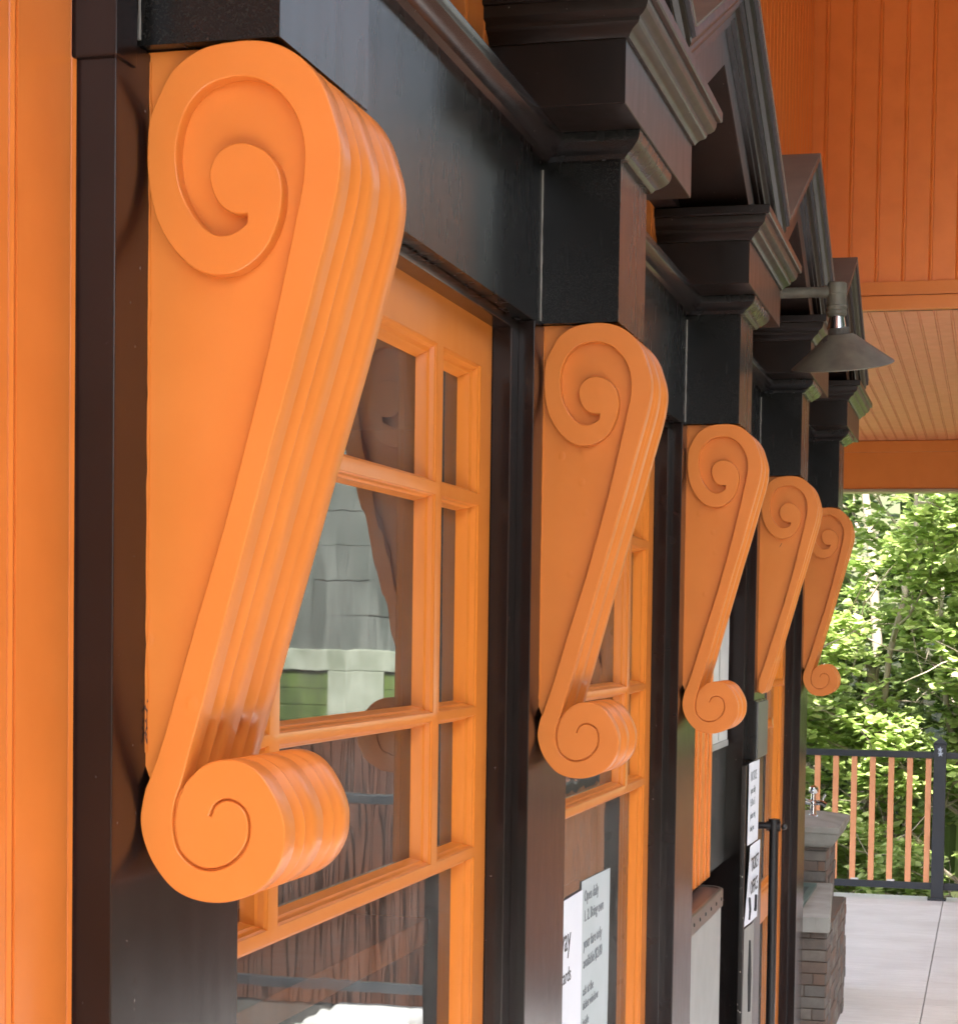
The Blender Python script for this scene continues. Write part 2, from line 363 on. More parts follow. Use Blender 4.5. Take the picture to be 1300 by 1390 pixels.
# pilasters, impost blocks, capitals: one object each, then copied
m = MB(); m.box(-.72, X0, PA, PB, -.0, Z(.4185), .0018); pil = m.build('pilaster', BROWN, bld)
m = MB()
blk = [(0, .4205), (0, .637), (.006, .637), (.0075, .6385), (.011, .643), (.0150, .6445), (.019, .6475), (.024, .6515), (.0285, .657), (.0305, .663), (.0310, .6695), (.0295, .6708)]
m.rings([ring4(-.502, Y0-.003, 1.5425, -.0012, .4202)]+[ring4(-.5005, Y0-.0015, 1.541, e, h) for e, h in blk], closed=False)
r0 = ring4(-.5005, Y0-.0015, 1.541, -.0012, .4202); m.f.append((0, 1, 2, 3))
block = m.build('impost_block', BLACK, bld, ang=20)
m = MB(); hs_ = [.424+.012*j for j in range(18)]; m.tube([(-.6078, Y0-.0034+rb.uniform(-.0003, .0003), Z(h)) for h in hs_], [rb.uniform(.0009, .0017) for h in hs_], 6); caulk = m.build('caulk_line', CAULK, bld)
CA, CB, CXF = 1.176, 1.737, -.466
crown = [(0, .671), (0, .7505), (.0045, .7508), (.006, .7545), (.0105, .7595), (.0180, .7640), (.0200, .7668), (.0208, .7712), (.0255, .7735), (.0305, .7785), (.0328, .7850), (.0335, .7915), (.0395, .7925), (.0412, .7950), (.0414, .8080), (.040, .8095)]
m = MB(); m.rings([ring4(CXF, CA, CB, -.0010, .6700)]+[ring4(CXF, CA, CB, e, h) for e, h in crown], closed=False)
n = len(m.v); m.f.append((0, 1, 2, 3)); m.f.append((n-4, n-3, n-2, n-1))
cap = m.build('capital', CAPM, bld, ang=20)
for k in range(1, 5):
    for o in (pil, block, cap, caulk):
        c = o.copy(); C.objects.link(c); c.location.y = k*S
# small dark corner piece left of the first pilaster
m = MB(); m.box(-.640, -.6035, PA-.0045, PA+.03, Z(.400), Z(.66), .002)
m.build('corner_block', BROWN, bld)
# frieze boards with their cornice, one per bay
def frieze():
    m = MB(); m.box(-.72, -.6085, PB+.0005, Y0+S-.002, Z(.4190), Z(.640), .0015)
    o = m.build('frieze_board', BLACK, bld)
    prof = [(-.70, .6375)]+[(X0+e, h) for e, h in blk[1:]]+[(-.70, .6712)]
    m = MB(); m.extrude([(a, Z(b)) for a, b in prof], 'y', PB+.001, Y0+S-.0005)
    q = m.build('frieze_moulding', BROWN, o, ang=20)
    return o
def jamb(head=.4185, foot=0.0):
    m = MB(); a, b = PB, PA+S
    m.box(-.76, -.628, a+.0005, a+.040, foot, Z(head-.014), .002); m.box(-.76, -.628, b-.040, b-.0005, foot, Z(head-.014), .002)
    m.box(-.76, -.6285, a+.0005, b-.0005, Z(head-.0145), Z(head), .0025)
    return m.build('window_casing', BROWN, bld)
fz = frieze(); jb = jamb()
for k in range(1, 4): copy_tree(fz, dy=k*S)
for k in range(1, 4): copy_tree(jb, dy=k*S)
# ---- sash: a slab with moulded openings, the panes a sub-part
def sash(name, ya, yb, top, foot, openings, xf=-.654, parent=bld, mat=ORANGE_TRIM, inside=True):
    ogee = [(0, 0), (.04, .0022), (.22, .0035), (.36, .0090), (.50, .0105), (.62, .0112), (.80, .0200), (1, .0245)]
    m = MB()
    # front face: grid of quads minus the openings
    ys = sorted({ya, yb}|{o[0] for o in openings}|{o[1] for o in openings}); hs = sorted({top, foot}|{o[2] for o in openings}|{o[3] for o in openings})
    idx = {}
    for i, y in enumerate(ys):
        for j, h in enumerate(hs): idx[i, j] = len(m.v); m.v.append((xf, y, Z(h)))
    for i in range(len(ys)-1):
        for j in range(len(hs)-1):
            yc, hc = (ys[i]+ys[i+1])/2, (hs[j]+hs[j+1])/2
            if not any(o[0] < yc < o[1] and o[2] < hc < o[3] for o in openings): m.f.append((idx[i, j], idx[i+1, j], idx[i+1, j+1], idx[i, j+1]))
    for o in openings:
        e0, e1, e2, e3 = o[4] if len(o) > 4 else (.012, .012, .012, .012)
        R = []
        for u, d in ogee:
            R.append([(xf-d, o[0]+e0*u, Z(o[2]+e2*u)), (xf-d, o[1]-e1*u, Z(o[2]+e2*u)), (xf-d, o[1]-e1*u, Z(o[3]-e3*u)), (xf-d, o[0]+e0*u, Z(o[3]-e3*u))])
        m.rings(R)
    # outer edge
    m.rings([[(x, ya, Z(foot)), (x, yb, Z(foot)), (x, yb, Z(top)), (x, ya, Z(top))] for x in (xf, xf-.045)])
    s_ = m.build(name, mat, parent, ang=24, fix=False)
    bm = bmesh.new(); bm.from_mesh(s_.data); bmesh.ops.remove_doubles(bm, verts=bm.verts[:], dist=1e-5); bmesh.ops.recalc_face_normals(bm, faces=bm.faces[:]); bm.to_mesh(s_.data); bm.free()
    g = MB()
    for o in openings:
        g.add([(xf-.0243, o[0]+.004, Z(o[2]+.004)), (xf-.0243, o[1]-.004, Z(o[2]+.004)), (xf-.0243, o[1]-.004, Z(o[3]-.004)), (xf-.0243, o[0]+.004, Z(o[3]-.004))], [(0, 1, 2, 3)])
    g.build('pane', GLASS, s_, smooth=False, fix=False)
    # putty bead where glass meets wood, uneven
    return s_
def grid_openings(dy=0):
    yl, yr = 1.606, 2.504; c = [(yl, 1.738), (1.764, 2.296), (2.322, yr)]
    rows = [(.178, .345), (-.101, .164), (-.286, -.111)]
    ops = []
    for i, (a, b) in enumerate(c):
        for lo, hi in rows:
            ops.append((a, b, lo, hi, (.026 if i == 0 else .011, .028 if i == 2 else .011, .009, .018 if hi > .3 else .009)))
    ops.append((yl, yr, -.96, -.298, (.026, .028, .02, .012)))
    return ops
w0 = sash('window', 1.5805, 2.5595, .4040, -1.10, grid_openings()); w0['label'] = 'tall orange small-paned window between the first and second corbels'
w1 = copy_tree(w0, dy=S); w1['label'] = 'orange small-paned window with paper notices, between the second and third corbels'
# boards under the windows
for k in (0, 1):
    m = MB(); m.box(-.76, -.640, 1.5805+k*S, 2.5595+k*S, 0.0, Z(-1.10), .002); m.box(-.76, -.615, 1.5805+k*S, 2.5595+k*S, Z(-1.125), Z(-1.098), .004)
    m.build('apron_panel', ORANGE_WALL, bld)
RIMW = plain('grey_white_frame', (.40, .40, .37), .5)
# ---- third bay: dark service opening with orange board, painted reflection and counter
k = 2*S
m = MB()
m.box(-.70, -.654, 1.5805+k, 2.135+k, Z(-.594), Z(.404), .002)
for yy in (1.88+k, 1.95+k, 2.04+k, 2.105+k): m.box(-.66, -.6485, yy, yy+.018, Z(-.590), Z(.402), .004)
m.box(-.70, -.6545, 2.137+k, 2.5595+k, Z(.335), Z(.404), .002)
m.build('casing_board', ORANGE_TRIM, bld)['label'] = 'orange moulded board left of the dark opening'
m = MB(); m.add([(-.672, 2.10+k, Z(-.60)), (-.672, 2.56+k, Z(-.60)), (-.672, 2.56+k, Z(.34)), (-.672, 2.10+k, Z(.34))], [(0, 1, 2, 3)])
m.build('pane', GLASS, bld, smooth=False, fix=False)
REFLECT_WHITE = plain('white_reflection_paint', (.62, .63, .60), .5, bump=.1, scale=40, col2=(.55, .56, .53))
m = MB(); m.box(-.670, -.664, 2.20+k, 2.515+k, Z(-.275), Z(.10), .001); wp = m.build('white_reflection', REFLECT_WHITE, bld)  # white panel on the pane, a bright reflection put in as colour
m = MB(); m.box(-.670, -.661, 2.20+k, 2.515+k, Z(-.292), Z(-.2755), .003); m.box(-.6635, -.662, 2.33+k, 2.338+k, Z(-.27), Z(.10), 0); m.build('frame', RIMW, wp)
m = MB(); m.box(-.98, -.700, 1.58+k, 2.56+k, 0, Z(-.70), 0); m.build('apron_panel', BROWN, bld)
# ---- fourth bay: orange half-glazed door
k = 3*S
d3 = sash('door', 1.5805+k, 2.5595+k, .404, -1.49, [(1.62+k, 2.478+k, -.79, .30, (.02, .028, .02, .02)), (1.62+k, 2.478+k, -1.40, -.87, (.02, .028, .02, .02))], xf=-.654)
d3['label'] = 'orange glazed door beyond the fourth corbel'
for P, Rr in (([(-.652, 5.84, Z(-.145)), (-.624, 5.84, Z(-.143)), (-.592, 5.84, Z(-.140))], [.009, .011, .0105]),
              ([(-.652, 5.70, Z(-.262)), (-.630, 5.70, Z(-.258)), (-.607, 5.70, Z(-.254))], [.012, .015, .014]),
              ([(-.652, 5.84, Z(-.256)), (-.622, 5.84, Z(-.252))], [.008, .008])):
    m = MB(); m.tube(P, Rr, 12); m.build('peg', ORANGE_TRIM, d3)
# notices on the door glass
m = MB(); m.box(-.6785+.002, -.6765+.002, 5.66, 5.98, Z(-.60), Z(-.36), 0); ps = m.build('notice', ORANGE_WALL, d3); ps['label'] = 'orange notice with lines of white writing'
m = MB()
for i in range(6): m.box(-.6743, -.6739, 5.70, 5.93-.03*(i % 3), Z(-.398-.034*i), Z(-.386-.034*i), 0)
m.build('writing', PAPER, d3)
PEACH = plain('pale_peach_card', (.66, .50, .38), .6, col2=(.6, .47, .36))
for lo, hi in ((-.36, -.235), (-.775, -.60)):
    m = MB(); m.box(-.6770, -.6750, 5.66, 5.98, Z(lo), Z(hi), 0); m.build('card', PEACH, d3)
# ---- boarded walls: real tongue-and-groove profile
def beadboard(u0, u1, pitch, bead, depth=.0045):
    """outline (u, d): flat board, V groove, small bead"""
    pts = []; u = u0
    while u < u1-1e-6:
        e = min(u+pitch, u1)
        pts += [(u, 0), (e-bead*1.7, 0), (e-bead*1.45, -depth), (e-bead*1.2, -depth*.2), (e-bead*.75, .0006), (e-bead*.3, -depth*.2), (e-bead*.05, -depth)]
        u = e
    pts.append((u1, 0)); return pts
def board_wall(name, axis, plane, u0, u1, lo, hi, pitch, bead, mat, parent, sgn=1, depth=.0045, ang=15):
    P = beadboard(u0, u1, pitch, bead, depth); m = MB()
    if axis == 'y': R = [[(plane+d*sgn, u, z) for u, d in P] for z in (lo, hi)]
    elif axis == 'x': R = [[(u, plane+d*sgn, z) for u, d in P] for z in (lo, hi)]
    else: R = [[(u, y, plane+d*sgn) for u, d in P] for y in (lo, hi)]
    m.rings(R, closed=False); return m.build(name, mat, parent, ang=ang, fix=False)
board_wall('board_wall', 'y', -.637, 1.2985-.091*30, 1.2985, 0, Z(2.62), .091, .008, ORANGE_WALL, bld)
board_wall('board_wall', 'y', XW, 2.384-.0905*14-.008, 6.945, Z(.64), Z(2.62), .0905, .008, ORANGE_WALL, bld)
m = MB(); m.box(-3.6, -.70, -1.5, 6.94, Z(.72), Z(2.8), 0); m.box(-3.6, -.76, 6.85, 6.95, 0, Z(.72), 0); m.box(-3.6, -3.5, -1.5, 6.95, 0, Z(.72), 0); m.box(-3.6, -.70, -1.5, -1.4, 0, Z(.72), 0); m.box(-.76, -.70, 6.79, 6.95, 0, Z(.70), 0)
m.box(-.69, -.665, -1.5, 1.2, 0, Z(2.7), 0)
m.build('inner_wall', DARKROOM, bld, smooth=False)
m = MB(); m.box(-.74, -.700, 1.30, 6.8, Z(.421), Z(.75), 0); m.build('wall_core', DARKROOM, bld, smooth=False)
# things seen dimly inside
m = MB(); m.box(-1.15, -.72, 1.60, 2.52, Z(-.42), Z(-.385), .004); m.build('window_shelf', ORANGE_WALL, bld)
# ---- pediments
def pediment(yc):
    r = empty('pediment'); r.parent = bld
    hw = .655; top = 1.128; end = .845
    prof = [(-.66, .0), (-.4205, .0), (-.4195, -.003), (-.4195, -.0135), (-.4255, -.0150), (-.4265, -.0230), (-.4310, -.0300), (-.4385, -.0345), (-.4395, -.0365), (-.4395, -.0445), (-.4455, -.0460), (-.4470, -.0540), (-.4525, -.0600), (-.4535, -.0625), (-.4535, -.0720), (-.4600, -.0735), (-.4605, -.0840), (-.4690, -.0860), (-.4690, -.1500), (-.4700, -.1510), (-.600, -.1510), (-.66, -.1510)]
    m = MB(); R = []
    for y, h in ((yc-hw+.0004, end), (yc, top), (yc+hw-.0004, end)):
        R.append([(x, y, Z(h+v)) for x, v in prof])
    m.rings(R, True, True, True); m.build('raking_cornice', PED, r, ang=20)
    m = MB(); R = []
    for y, h in ((yc-hw+.002, end), (yc, top), (yc+hw-.002, end)): R.append([(x, y, Z(h+v)) for x, v in ((-.66, .0006), (-.4185, .0006), (-.4180, .0020), (-.4185, .0050), (-.66, .0050))])
    m.rings(R, True, True, True); m.build('gable_roof', DUSTY, r, ang=20)
    m = MB(); m.extrude([(yc-.50, Z(.812)), (yc+.50, Z(.812)), (yc, Z(1.02))], 'x', -.66, -.600)
    m.build('tympanum', DARKROOM2, r, smooth=False)
    return r
PED = CAPM; DUSTY = plain('dusty_taupe_roof_board', (.17, .145, .115), .85, bump=.2, scale=60, col2=(.13, .11, .09)); DARKROOM2 = paint('deep_brown_paint', (.012, .0045, .0035), rough=.45)
for k in range(-1, 4): 
    pediment(2.111+k*S)
# ------------------------------------------------------------------ porch canopy
por = tag(empty('porch_canopy', (1.2, 6.95, 0)), 'orange boarded porch canopy with lower ceiling and end beam over the deck', 'canopy'); por.location = (0, 0, 0)
XR = .90; YE = 6.95; HC2 = 2.62
board_wall('header_wall', 'x', YE, -.4942-.0905*2-.006, XR, Z(1.214), Z(HC2), .0905, .009, ORANGE_WALL, por, sgn=-1)
for o in []: pass
m = MB(); m.box(-.66, XR, YE-.010, YE+.02, Z(1.168), Z(1.2145), .003); m.box(-.66, XR, YE-.016, YE+.02, Z(1.1185), Z(1.1655), .003)
m.box(-.66, XR, YE+.004, YE+.014, Z(1.15), Z(HC2), 0)
m.build('header_trim', ORANGE, por)
CEIL = paint('orange_ceiling_paint', (.66, .235, .115), (.60, .21, .095), rough=.5, fine=.1, coarse=.3)
board_wall('lower_ceiling', 'z', Z(1.1165), -2.6, XR, YE+.02, 11.56, .0555, .0065, CEIL, por, sgn=-1, depth=.004)
m = MB(); m.box(-2.6, XR, 11.545, 11.70, Z(.842), Z(1.16), .004); m.box(-2.6, XR, 11.52, 11.545, Z(1.05), Z(1.114), .004); m.build('end_beam', ORANGE, por)
m = MB(); m.box(-2.6, XR, 11.535, 11.705, Z(.824), Z(.8405), .003); m.build('beam_edge', plain('pale_tan_trim', (.42, .33, .22), .5), por)
board_wall('upper_ceiling', 'z', Z(HC2-.002), -.66, XR, -2.5, YE, .0555, .0065, CEIL, por, sgn=-1, depth=.004)
m = MB(); m.box(-.7, XR+.25, -2.6, YE-.02, Z(HC2+.003), Z(HC2+.12), 0); m.box(-2.7, XR+.25, YE+.031, 11.8, Z(1.163), Z(1.2), 0); m.box(-2.7, XR+.25, YE+.031, 7.1, Z(1.2005), Z(HC2+.12), 0)
m.build('roof_deck', plain('grey_roof_felt', (.12, .12, .12), .9), por, smooth=False)
m = MB(); m.box(XR+.002, XR+.16, -2.5, YE, Z(HC2-.26), Z(HC2), .004); m.box(XR+.002, XR+.16, YE+.12, 11.5, Z(.86), Z(1.112), .004); m.build('edge_beam', ORANGE, por)
for y in (-2.4, 5.2, 11.62):
    m = MB(); m.box(XR+.01, XR+.15, y-.07, y+.07, 0, Z(HC2-.262 if y < 8 else .86), .004); m.build('porch_post', BROWN, por)
# ------------------------------------------------------------------ wall lamp
LX, LY = -.372, 4.71
lamp = tag(empty('wall_lamp', (LX, LY, Z(.72))), 'cone shaded bronze barn lamp on a straight arm above the fourth corbel', 'lamp')
def lp(m, name, mat, **k):
    o = m.build(name, mat, lamp, **k); o.matrix_parent_inverse = Matrix.Translation((-LX, -LY, -Z(.72))); return o
m = MB(); m.tube([(-.66, LY, Z(.8045)), (LX-.012, LY, Z(.8045))], .0125, 20); m.tube([(LX-.030, LY, Z(.8045)), (LX-.012, LY, Z(.8045))], .0150, 20); lp(m, 'arm', LAMPMAT)
m = MB(); m.lathe([(.001, .826), (.019, .826), (.0225, .823), (.0225, .800), (.0235, .799), (.0235, .797), (.0225, .796), (.0225, .772), (.0240, .7705), (.0245, .768), (.0230, .7655), (.0225, .760), (.0245, .758), (.0245, .752), (.0225, .750), (.021, .7465), (.001, .7465)], (LX, LY, EYE), 36); lp(m, 'socket', LAMPMAT)
m = MB(); m.lathe([(.001, .7475), (.0175, .7475), (.0175, .7455), (.0225, .717), (.001, .717)], (LX+.001, LY, EYE), 36); lp(m, 'bright_collar', ALU)
M = Matrix.Rotation(math.radians(13), 4, 'X') @ Matrix.Rotation(math.radians(-3.5), 4, 'Y')
prof = [(.001, .0), (.022, .0), (.024, -.003), (.0245, -.012), (.030, -.0165)]
m = MB(); seg = 64; R = []
def shade_r(r, z, a): return (r*(1+.012*math.sin(a*3+1)), z+.0018*math.sin(a*2+.5)*(r/.12)**2)
outer = [(.029, -.015), (.050, -.032), (.080, -.056), (.104, -.0755), (.1175, -.0860), (.1195, -.0885), (.1190, -.0905), (.1160, -.0885), (.100, -.075), (.05, -.035), (.02, -.020)]
for r, z in outer:
    ring = []
    for kk in range(seg):
        a = 2*math.pi*kk/seg; r2, z2 = shade_r(r, z, a); ring.append(tuple(M @ Vector((r2*math.cos(a), r2*math.sin(a), z2))+Vector((LX+.009, LY-.006, Z(.7200)))))
    R.append(ring)
m.rings(R, True, False, True); lp(m, 'shade', LAMPMAT)
m = MB(); R = []
for r, z in [(.001, .002), (.0235, .002), (.0250, -.004), (.0250, -.013), (.036, -.0188), (.047, -.0285)]:
    ring = []
    for kk in range(40):
        a = 2*math.pi*kk/40; j = 1+(.10*math.sin(a*5)+.08*math.sin(a*11+1) if r > .03 else .0)
        ring.append(tuple(M @ Vector((r*j*math.cos(a), r*j*math.sin(a), z-(j-1)*r*.78))+Vector((LX+.006, LY-.003, Z(.7190)))))
    R.append(ring)
m.rings(R, True, True, False); lp(m, 'shade_collar', LAMPDARK)
# ------------------------------------------------------------------ grey box, door-edge board and signs on the fourth pilaster
bx = tag(empty('junction_box', (-.6, 5.34, Z(-.26))), 'dark grey metal box fixed to the pilaster just under the cut-off fourth corbel', 'box')
def under(root, o):
    o.parent = root; o.matrix_parent_inverse = Matrix.Translation(-root.location); return o
GREYBOX = plain('grey_green_box_paint', (.10, .10, .092), .4, bump=.2, scale=90, col2=(.07, .07, .065))
m = MB(); m.box(-.632, -.5995, 5.215, 5.455, Z(-.334), Z(-.176), .003); under(bx, m.build('box_body', BLACK))
m = MB(); m.box(-.5995, -.5935, 5.219, 5.451, Z(-.330), Z(-.180), .002); under(bx, m.build('box_cover', GREYBOX))
bd = tag(empty('sign_board', (-.612, 5.2, Z(-.8))), 'black board with chipped metal edge carrying white notices under the grey box', 'board')
EDGE = paint('chipped_edge_paint', (.018, .015, .013), rough=.3, chips=1.6, coarse=1.0, chipcol=(.5, .46, .40))
m = MB(); m.box(-.617, -.606, 5.075, 5.23, .02, Z(-.338), .002); under(bd, m.build('panel', BLACK))
m = MB(); m.box(-.6165, -.6045, 5.066, 5.0745, .02, Z(-.34), .0015); under(bd, m.build('edge_strip', EDGE))
def text_obj(txt, size, loc, mat, parent, name='lettering', rot=(math.pi/2, 0, math.pi/2), bold=.0, shear=0, sx=1.0):
    cu = bpy.data.curves.new(name, 'FONT'); cu.body = txt; cu.size = size; cu.extrude = .0002; cu.offset = bold; cu.shear = shear; cu.resolution_u = 2
    tmp = bpy.data.objects.new('tmp', cu); C.objects.link(tmp)
    bpy.context.view_layer.update()
    me = bpy.data.meshes.new_from_object(tmp.evaluated_get(bpy.context.evaluated_depsgraph_get()))
    bpy.data.objects.remove(tmp); me.materials.clear(); me.materials.append(mat)
    o = bpy.data.objects.new(name, me); C.objects.link(o)
    mm = Matrix.Translation(loc) @ Matrix.Rotation(rot[2], 4, 'Z') @ Matrix.Rotation(rot[0], 4, 'X') @ Matrix.Diagonal((sx, 1, 1, 1))
    me.transform(mm); me.name = name
    if parent is not None: under(parent, o)
    return o
def sheet(root, name, quad, mat, bend=.002, n=8, th=.0004):
    """thin paper through 4 corners (bottom near, bottom far, top far, top near)"""
    A = [Vector(q) for q in quad]; m = MB(); 
    for off in (0, th):
        base = len(m.v)
        for i in range(n+1):
            for j in range(n+1):
                u, v = i/n, j/n
                p = (A[0]*(1-u)+A[1]*u)*(1-v)+(A[3]*(1-u)+A[2]*u)*v
                m.v.append((p.x+off+bend*math.sin(u*5+v*3)*(1-v*.5), p.y, p.z))
        for i in range(n):
            for j in range(n):
                a = base+i*(n+1)+j; m.f.append((a, a+n+1, a+n+2, a+1))
    return under(root, m.build(name, mat, ang=60, fix=False))
p1 = tag(empty('notice', (-.602, 5.18, Z(-.44))), 'upper white paper notice with faint lines of print, under the grey box', 'notice', 'paper notices on the storefront')
sheet(p1, 'paper', [(-.603, 5.10, Z(-.549)), (-.603, 5.345, Z(-.556)), (-.603, 5.345, Z(-.338)), (-.603, 5.112, Z(-.336))], PAPER, .0006)
for i, (tx, s_) in enumerate((("NOTICE", .036), ("open daily", .026), ("9.30 to 5", .028), ("please ring", .026), ("thank you", .022))):
    text_obj(tx, s_, (-.6012, 5.145, Z(-.385-.033*i)), INK_GREY, p1)
p2 = tag(empty('notice', (-.60, 5.18, Z(-.66))), 'lower white paper sign with bold black words, curling off the board edge', 'notice', 'paper notices on the storefront')
sheet(p2, 'paper', [(-.604, 5.075, Z(-.757)), (-.604, 5.378, Z(-.771)), (-.599, 5.360, Z(-.556)), (-.598, 5.128, Z(-.553))], PAPER, .0012)
text_obj("TICKET", .050, (-.5963, 5.150, Z(-.622)), INK, p2, bold=.0006)
text_obj("OFFICE", .050, (-.5963, 5.140, Z(-.682)), INK, p2, bold=.0006)
for P in ([(-.5985, 5.14, Z(-.690)), (-.599, 5.165, Z(-.722)), (-.601, 5.16, Z(-.750))], [(-.5985, 5.29, Z(-.700)), (-.600, 5.30, Z(-.735)), (-.6, 5.29, Z(-.742))]):
    m = MB(); m.tube(P, .0035, 6); under(p2, m.build('brush_stroke', INK))
p3 = tag(empty('notice', (-.60, 5.18, Z(-.88))), 'grey weathered sheet with a dark stroke, lowest of the three notices on the board', 'notice', 'paper notices on the storefront')
sheet(p3, 'paper', [(-.6045, 5.07, Z(-1.08)), (-.6045, 5.30, Z(-1.08)), (-.6045, 5.30, Z(-.775)), (-.6045, 5.085, Z(-.765))], plain('weathered_grey_sheet', (.33, .32, .29), .6, bump=.3), .0004)
m = MB(); m.tube([(-.603, 5.20, Z(-.81)), (-.603, 5.19, Z(-.90)), (-.603, 5.205, Z(-1.0))], [.003, .008, .005], 6); under(p3, m.build('lettering', INK))
# black pipe handrail
hr = tag(empty('handrail', (-.567, 5.41, 0)), 'black iron pipe handrail with round finial in front of the orange door', 'handrail')
IRON = plain('black_iron_pipe', (.012, .010, .010), .35, bump=.3, scale=120)
m = MB(); m.tube([(-.5675, 5.42, 0.0), (-.5675, 5.42, Z(-.515))], .0128, 20); under(hr, m.build('upright', IRON))
m = MB(); m.tube([(-.612, 5.42, Z(-.5250)), (-.575, 5.42, Z(-.5255))], .0095, 16); under(hr, m.build('wall_bracket', IRON))
m = MB(); m.tube([(-.5675, 5.42, Z(-.5400)), (-.5675, 5.42, Z(-.506))], .0160, 20); m.tube([(-.588, 5.42, Z(-.5255)), (-.550, 5.42, Z(-.5255))], .0138, 16)
m.lathe([(.0005, -.009), (.006, -.0075), (.009, 0), (.006, .0075), (.0005, .009)], (-.5405, 5.42, Z(-.5265)), 16); under(hr, m.build('fitting', IRON))
# ------------------------------------------------------------------ metal counter box in the third bay
cb = tag(empty('metal_counter', (-.75, 4.45, 0)), 'pale galvanised metal counter with brown lid and riveted rim below the dark opening', 'counter')
GALV = plain('pale_galvanised_sheet', (.36, .37, .35), .45, metal=.1, bump=.25, scale=40, col2=(.30, .31, .29), nscale=12)
LIDM = plain('brown_lid_metal', (.12, .07, .055), .4, bump=.2, scale=40, col2=(.09, .06, .05))
RIM = plain('grey_rim_metal', (.17, .15, .13), .35, metal=.5, bump=.2, scale=60)
def rr(x0, x1, y0, y1, r, inset=0):
    x0 += inset; x1 -= inset; y0 += inset; y1 -= inset; P = [(x0, y0), (x1, y0)]
    for i in range(9): a = i/8*math.pi/2; P.append((x1-r+r*math.cos(a), y1-r+r*math.sin(a)))
    P.append((x0, y1)); return P
bx0, bx1, by0, by1 = -.98, -.609, 4.17, 4.735
m = MB(); m.rings([[(x, y, z) for x, y in rr(bx0, bx1, by0, by1, .05, .004)] for z in (.02, Z(-.640))], True, True, True); under(cb, m.build('body', GALV))
m = MB(); m.rings([[(x, y, z) for x, y in rr(bx0, bx1, by0, by1, .05, i)] for i, z in ((0, Z(-.650)), (0, Z(-.6105)), (.003, Z(-.6080)), (.009, Z(-.6080)), (.010, Z(-.6120)))], True, True, False); under(cb, m.build('rim', RIM))
m = MB(); m.rings([[(x, y, z) for x, y in rr(bx0, bx1, by0, by1, .05, i)] for i, z in ((.0095, Z(-.6145)), (.0095, Z(-.6115)), (.014, Z(-.6105)))], True, True, True); under(cb, m.build('lid', LIDM))
for i in range(6):
    m = MB(); m.lathe([(.0005, .0022), (.0035, .0016), (.0048, 0), (.0048, -.002)], (bx1+.0004, 4.215+i*.088, Z(-.630)), 12, Matrix.Rotation(math.pi/2, 4, 'Y')); under(cb, m.build('rivet', INK))
# papers in the second window
q1 = tag(empty('notice', (-.67, 3.1, Z(-.6))), 'white card with black print inside the second window, cut off by the pilaster', 'notice', 'paper notices on the storefront')
XG = -.6745
def onpane(root, name, y0_, y1_, lo, hi, mat, x=XG):
    m = MB(); m.box(x-.0006, x, y0_, y1_, Z(lo), Z(hi), 0); return under(root, m.build(name, mat, smooth=False))
onpane(q1, 'paper', 2.95, 3.325, -.80, -.4455, PAPER)
text_obj("Railway", .060, (XG+.0004, 3.047, Z(-.532)), INK, q1)
text_obj("accepts cards", .036, (XG+.0004, 3.040, Z(-.586)), INK, q1)
q2 = tag(empty('notice', (-.68, 3.45, Z(-.55))), 'greenish paper notice with blurred print on the second window glass', 'notice', 'paper notices on the storefront')
xq = -.6768
sheet(q2, 'paper', [(xq, 3.30, Z(-.84)), (xq, 3.585, Z(-.84)), (xq, 3.585, Z(-.437)), (xq, 3.325, Z(-.432))], PAPER_GREY, .0008)
for i, (tx, s_, hh) in enumerate((("Open daily", .029, -.470), ("1. 2. Bring own", .029, -.505), ("your fare only", .029, -.553), ("available $2.00", .029, -.587), ("ask at the", .024, -.635), ("ticket window", .024, -.660), ("inside", .024, -.690))):
    text_obj(tx, s_, (xq+.0017, 3.345, Z(hh)), INK_GREY, q2)
# ------------------------------------------------------------------ fountain pillar
fo = tag(empty('drinking_fountain', (-.9, 8.1, 0)), 'stone drinking fountain with chrome spout, capped brick column and low ledge at the deck end', 'fountain')
fo.rotation_euler.z = 0
BRICK = None
def brickmat():
    m, t, p = nt('thin_brown_ledgestone')
    tc = t.nodes.new('ShaderNodeTexCoord'); sep = t.nodes.new('ShaderNodeSeparateXYZ'); t.links.new(tc.outputs['Object'], sep.inputs[0])
    ad = t.nodes.new('ShaderNodeMath'); ad.operation = 'ADD'; t.links.new(sep.outputs[0], ad.inputs[0]); t.links.new(sep.outputs[1], ad.inputs[1])
    cb_ = t.nodes.new('ShaderNodeCombineXYZ'); t.links.new(ad.outputs[0], cb_.inputs[0]); t.links.new(sep.outputs[2], cb_.inputs[1])
    b = t.nodes.new('ShaderNodeTexBrick'); t.links.new(cb_.outputs[0], b.inputs['Vector']); b.inputs['Scale'].default_value = 1
    b.inputs['Brick Width'].default_value = .12; b.inputs['Row Height'].default_value = .042; b.inputs['Mortar Size'].default_value = .003
    b.inputs['Color1'].default_value = (.22, .10, .055, 1); b.inputs['Color2'].default_value = (.16, .13, .10, 1); b.inputs['Mortar'].default_value = (.07, .06, .05, 1)
    n = tex(t, 'ShaderNodeTexNoise', 30, Detail=5.0)
    t.links.new(mixc(t, n.outputs[0], b.outputs[0], (.20, .15, .11)), p.inputs['Base Color']); p.inputs['Roughness'].default_value = .85
    bu = t.nodes.new('ShaderNodeBump'); bu.inputs['Distance'].default_value = .004; t.links.new(b.outputs['Fac'], bu.inputs['Height']); bu.invert = True
    t.links.new(bu.outputs[0], p.inputs['Normal']); return m
BRICK = brickmat()
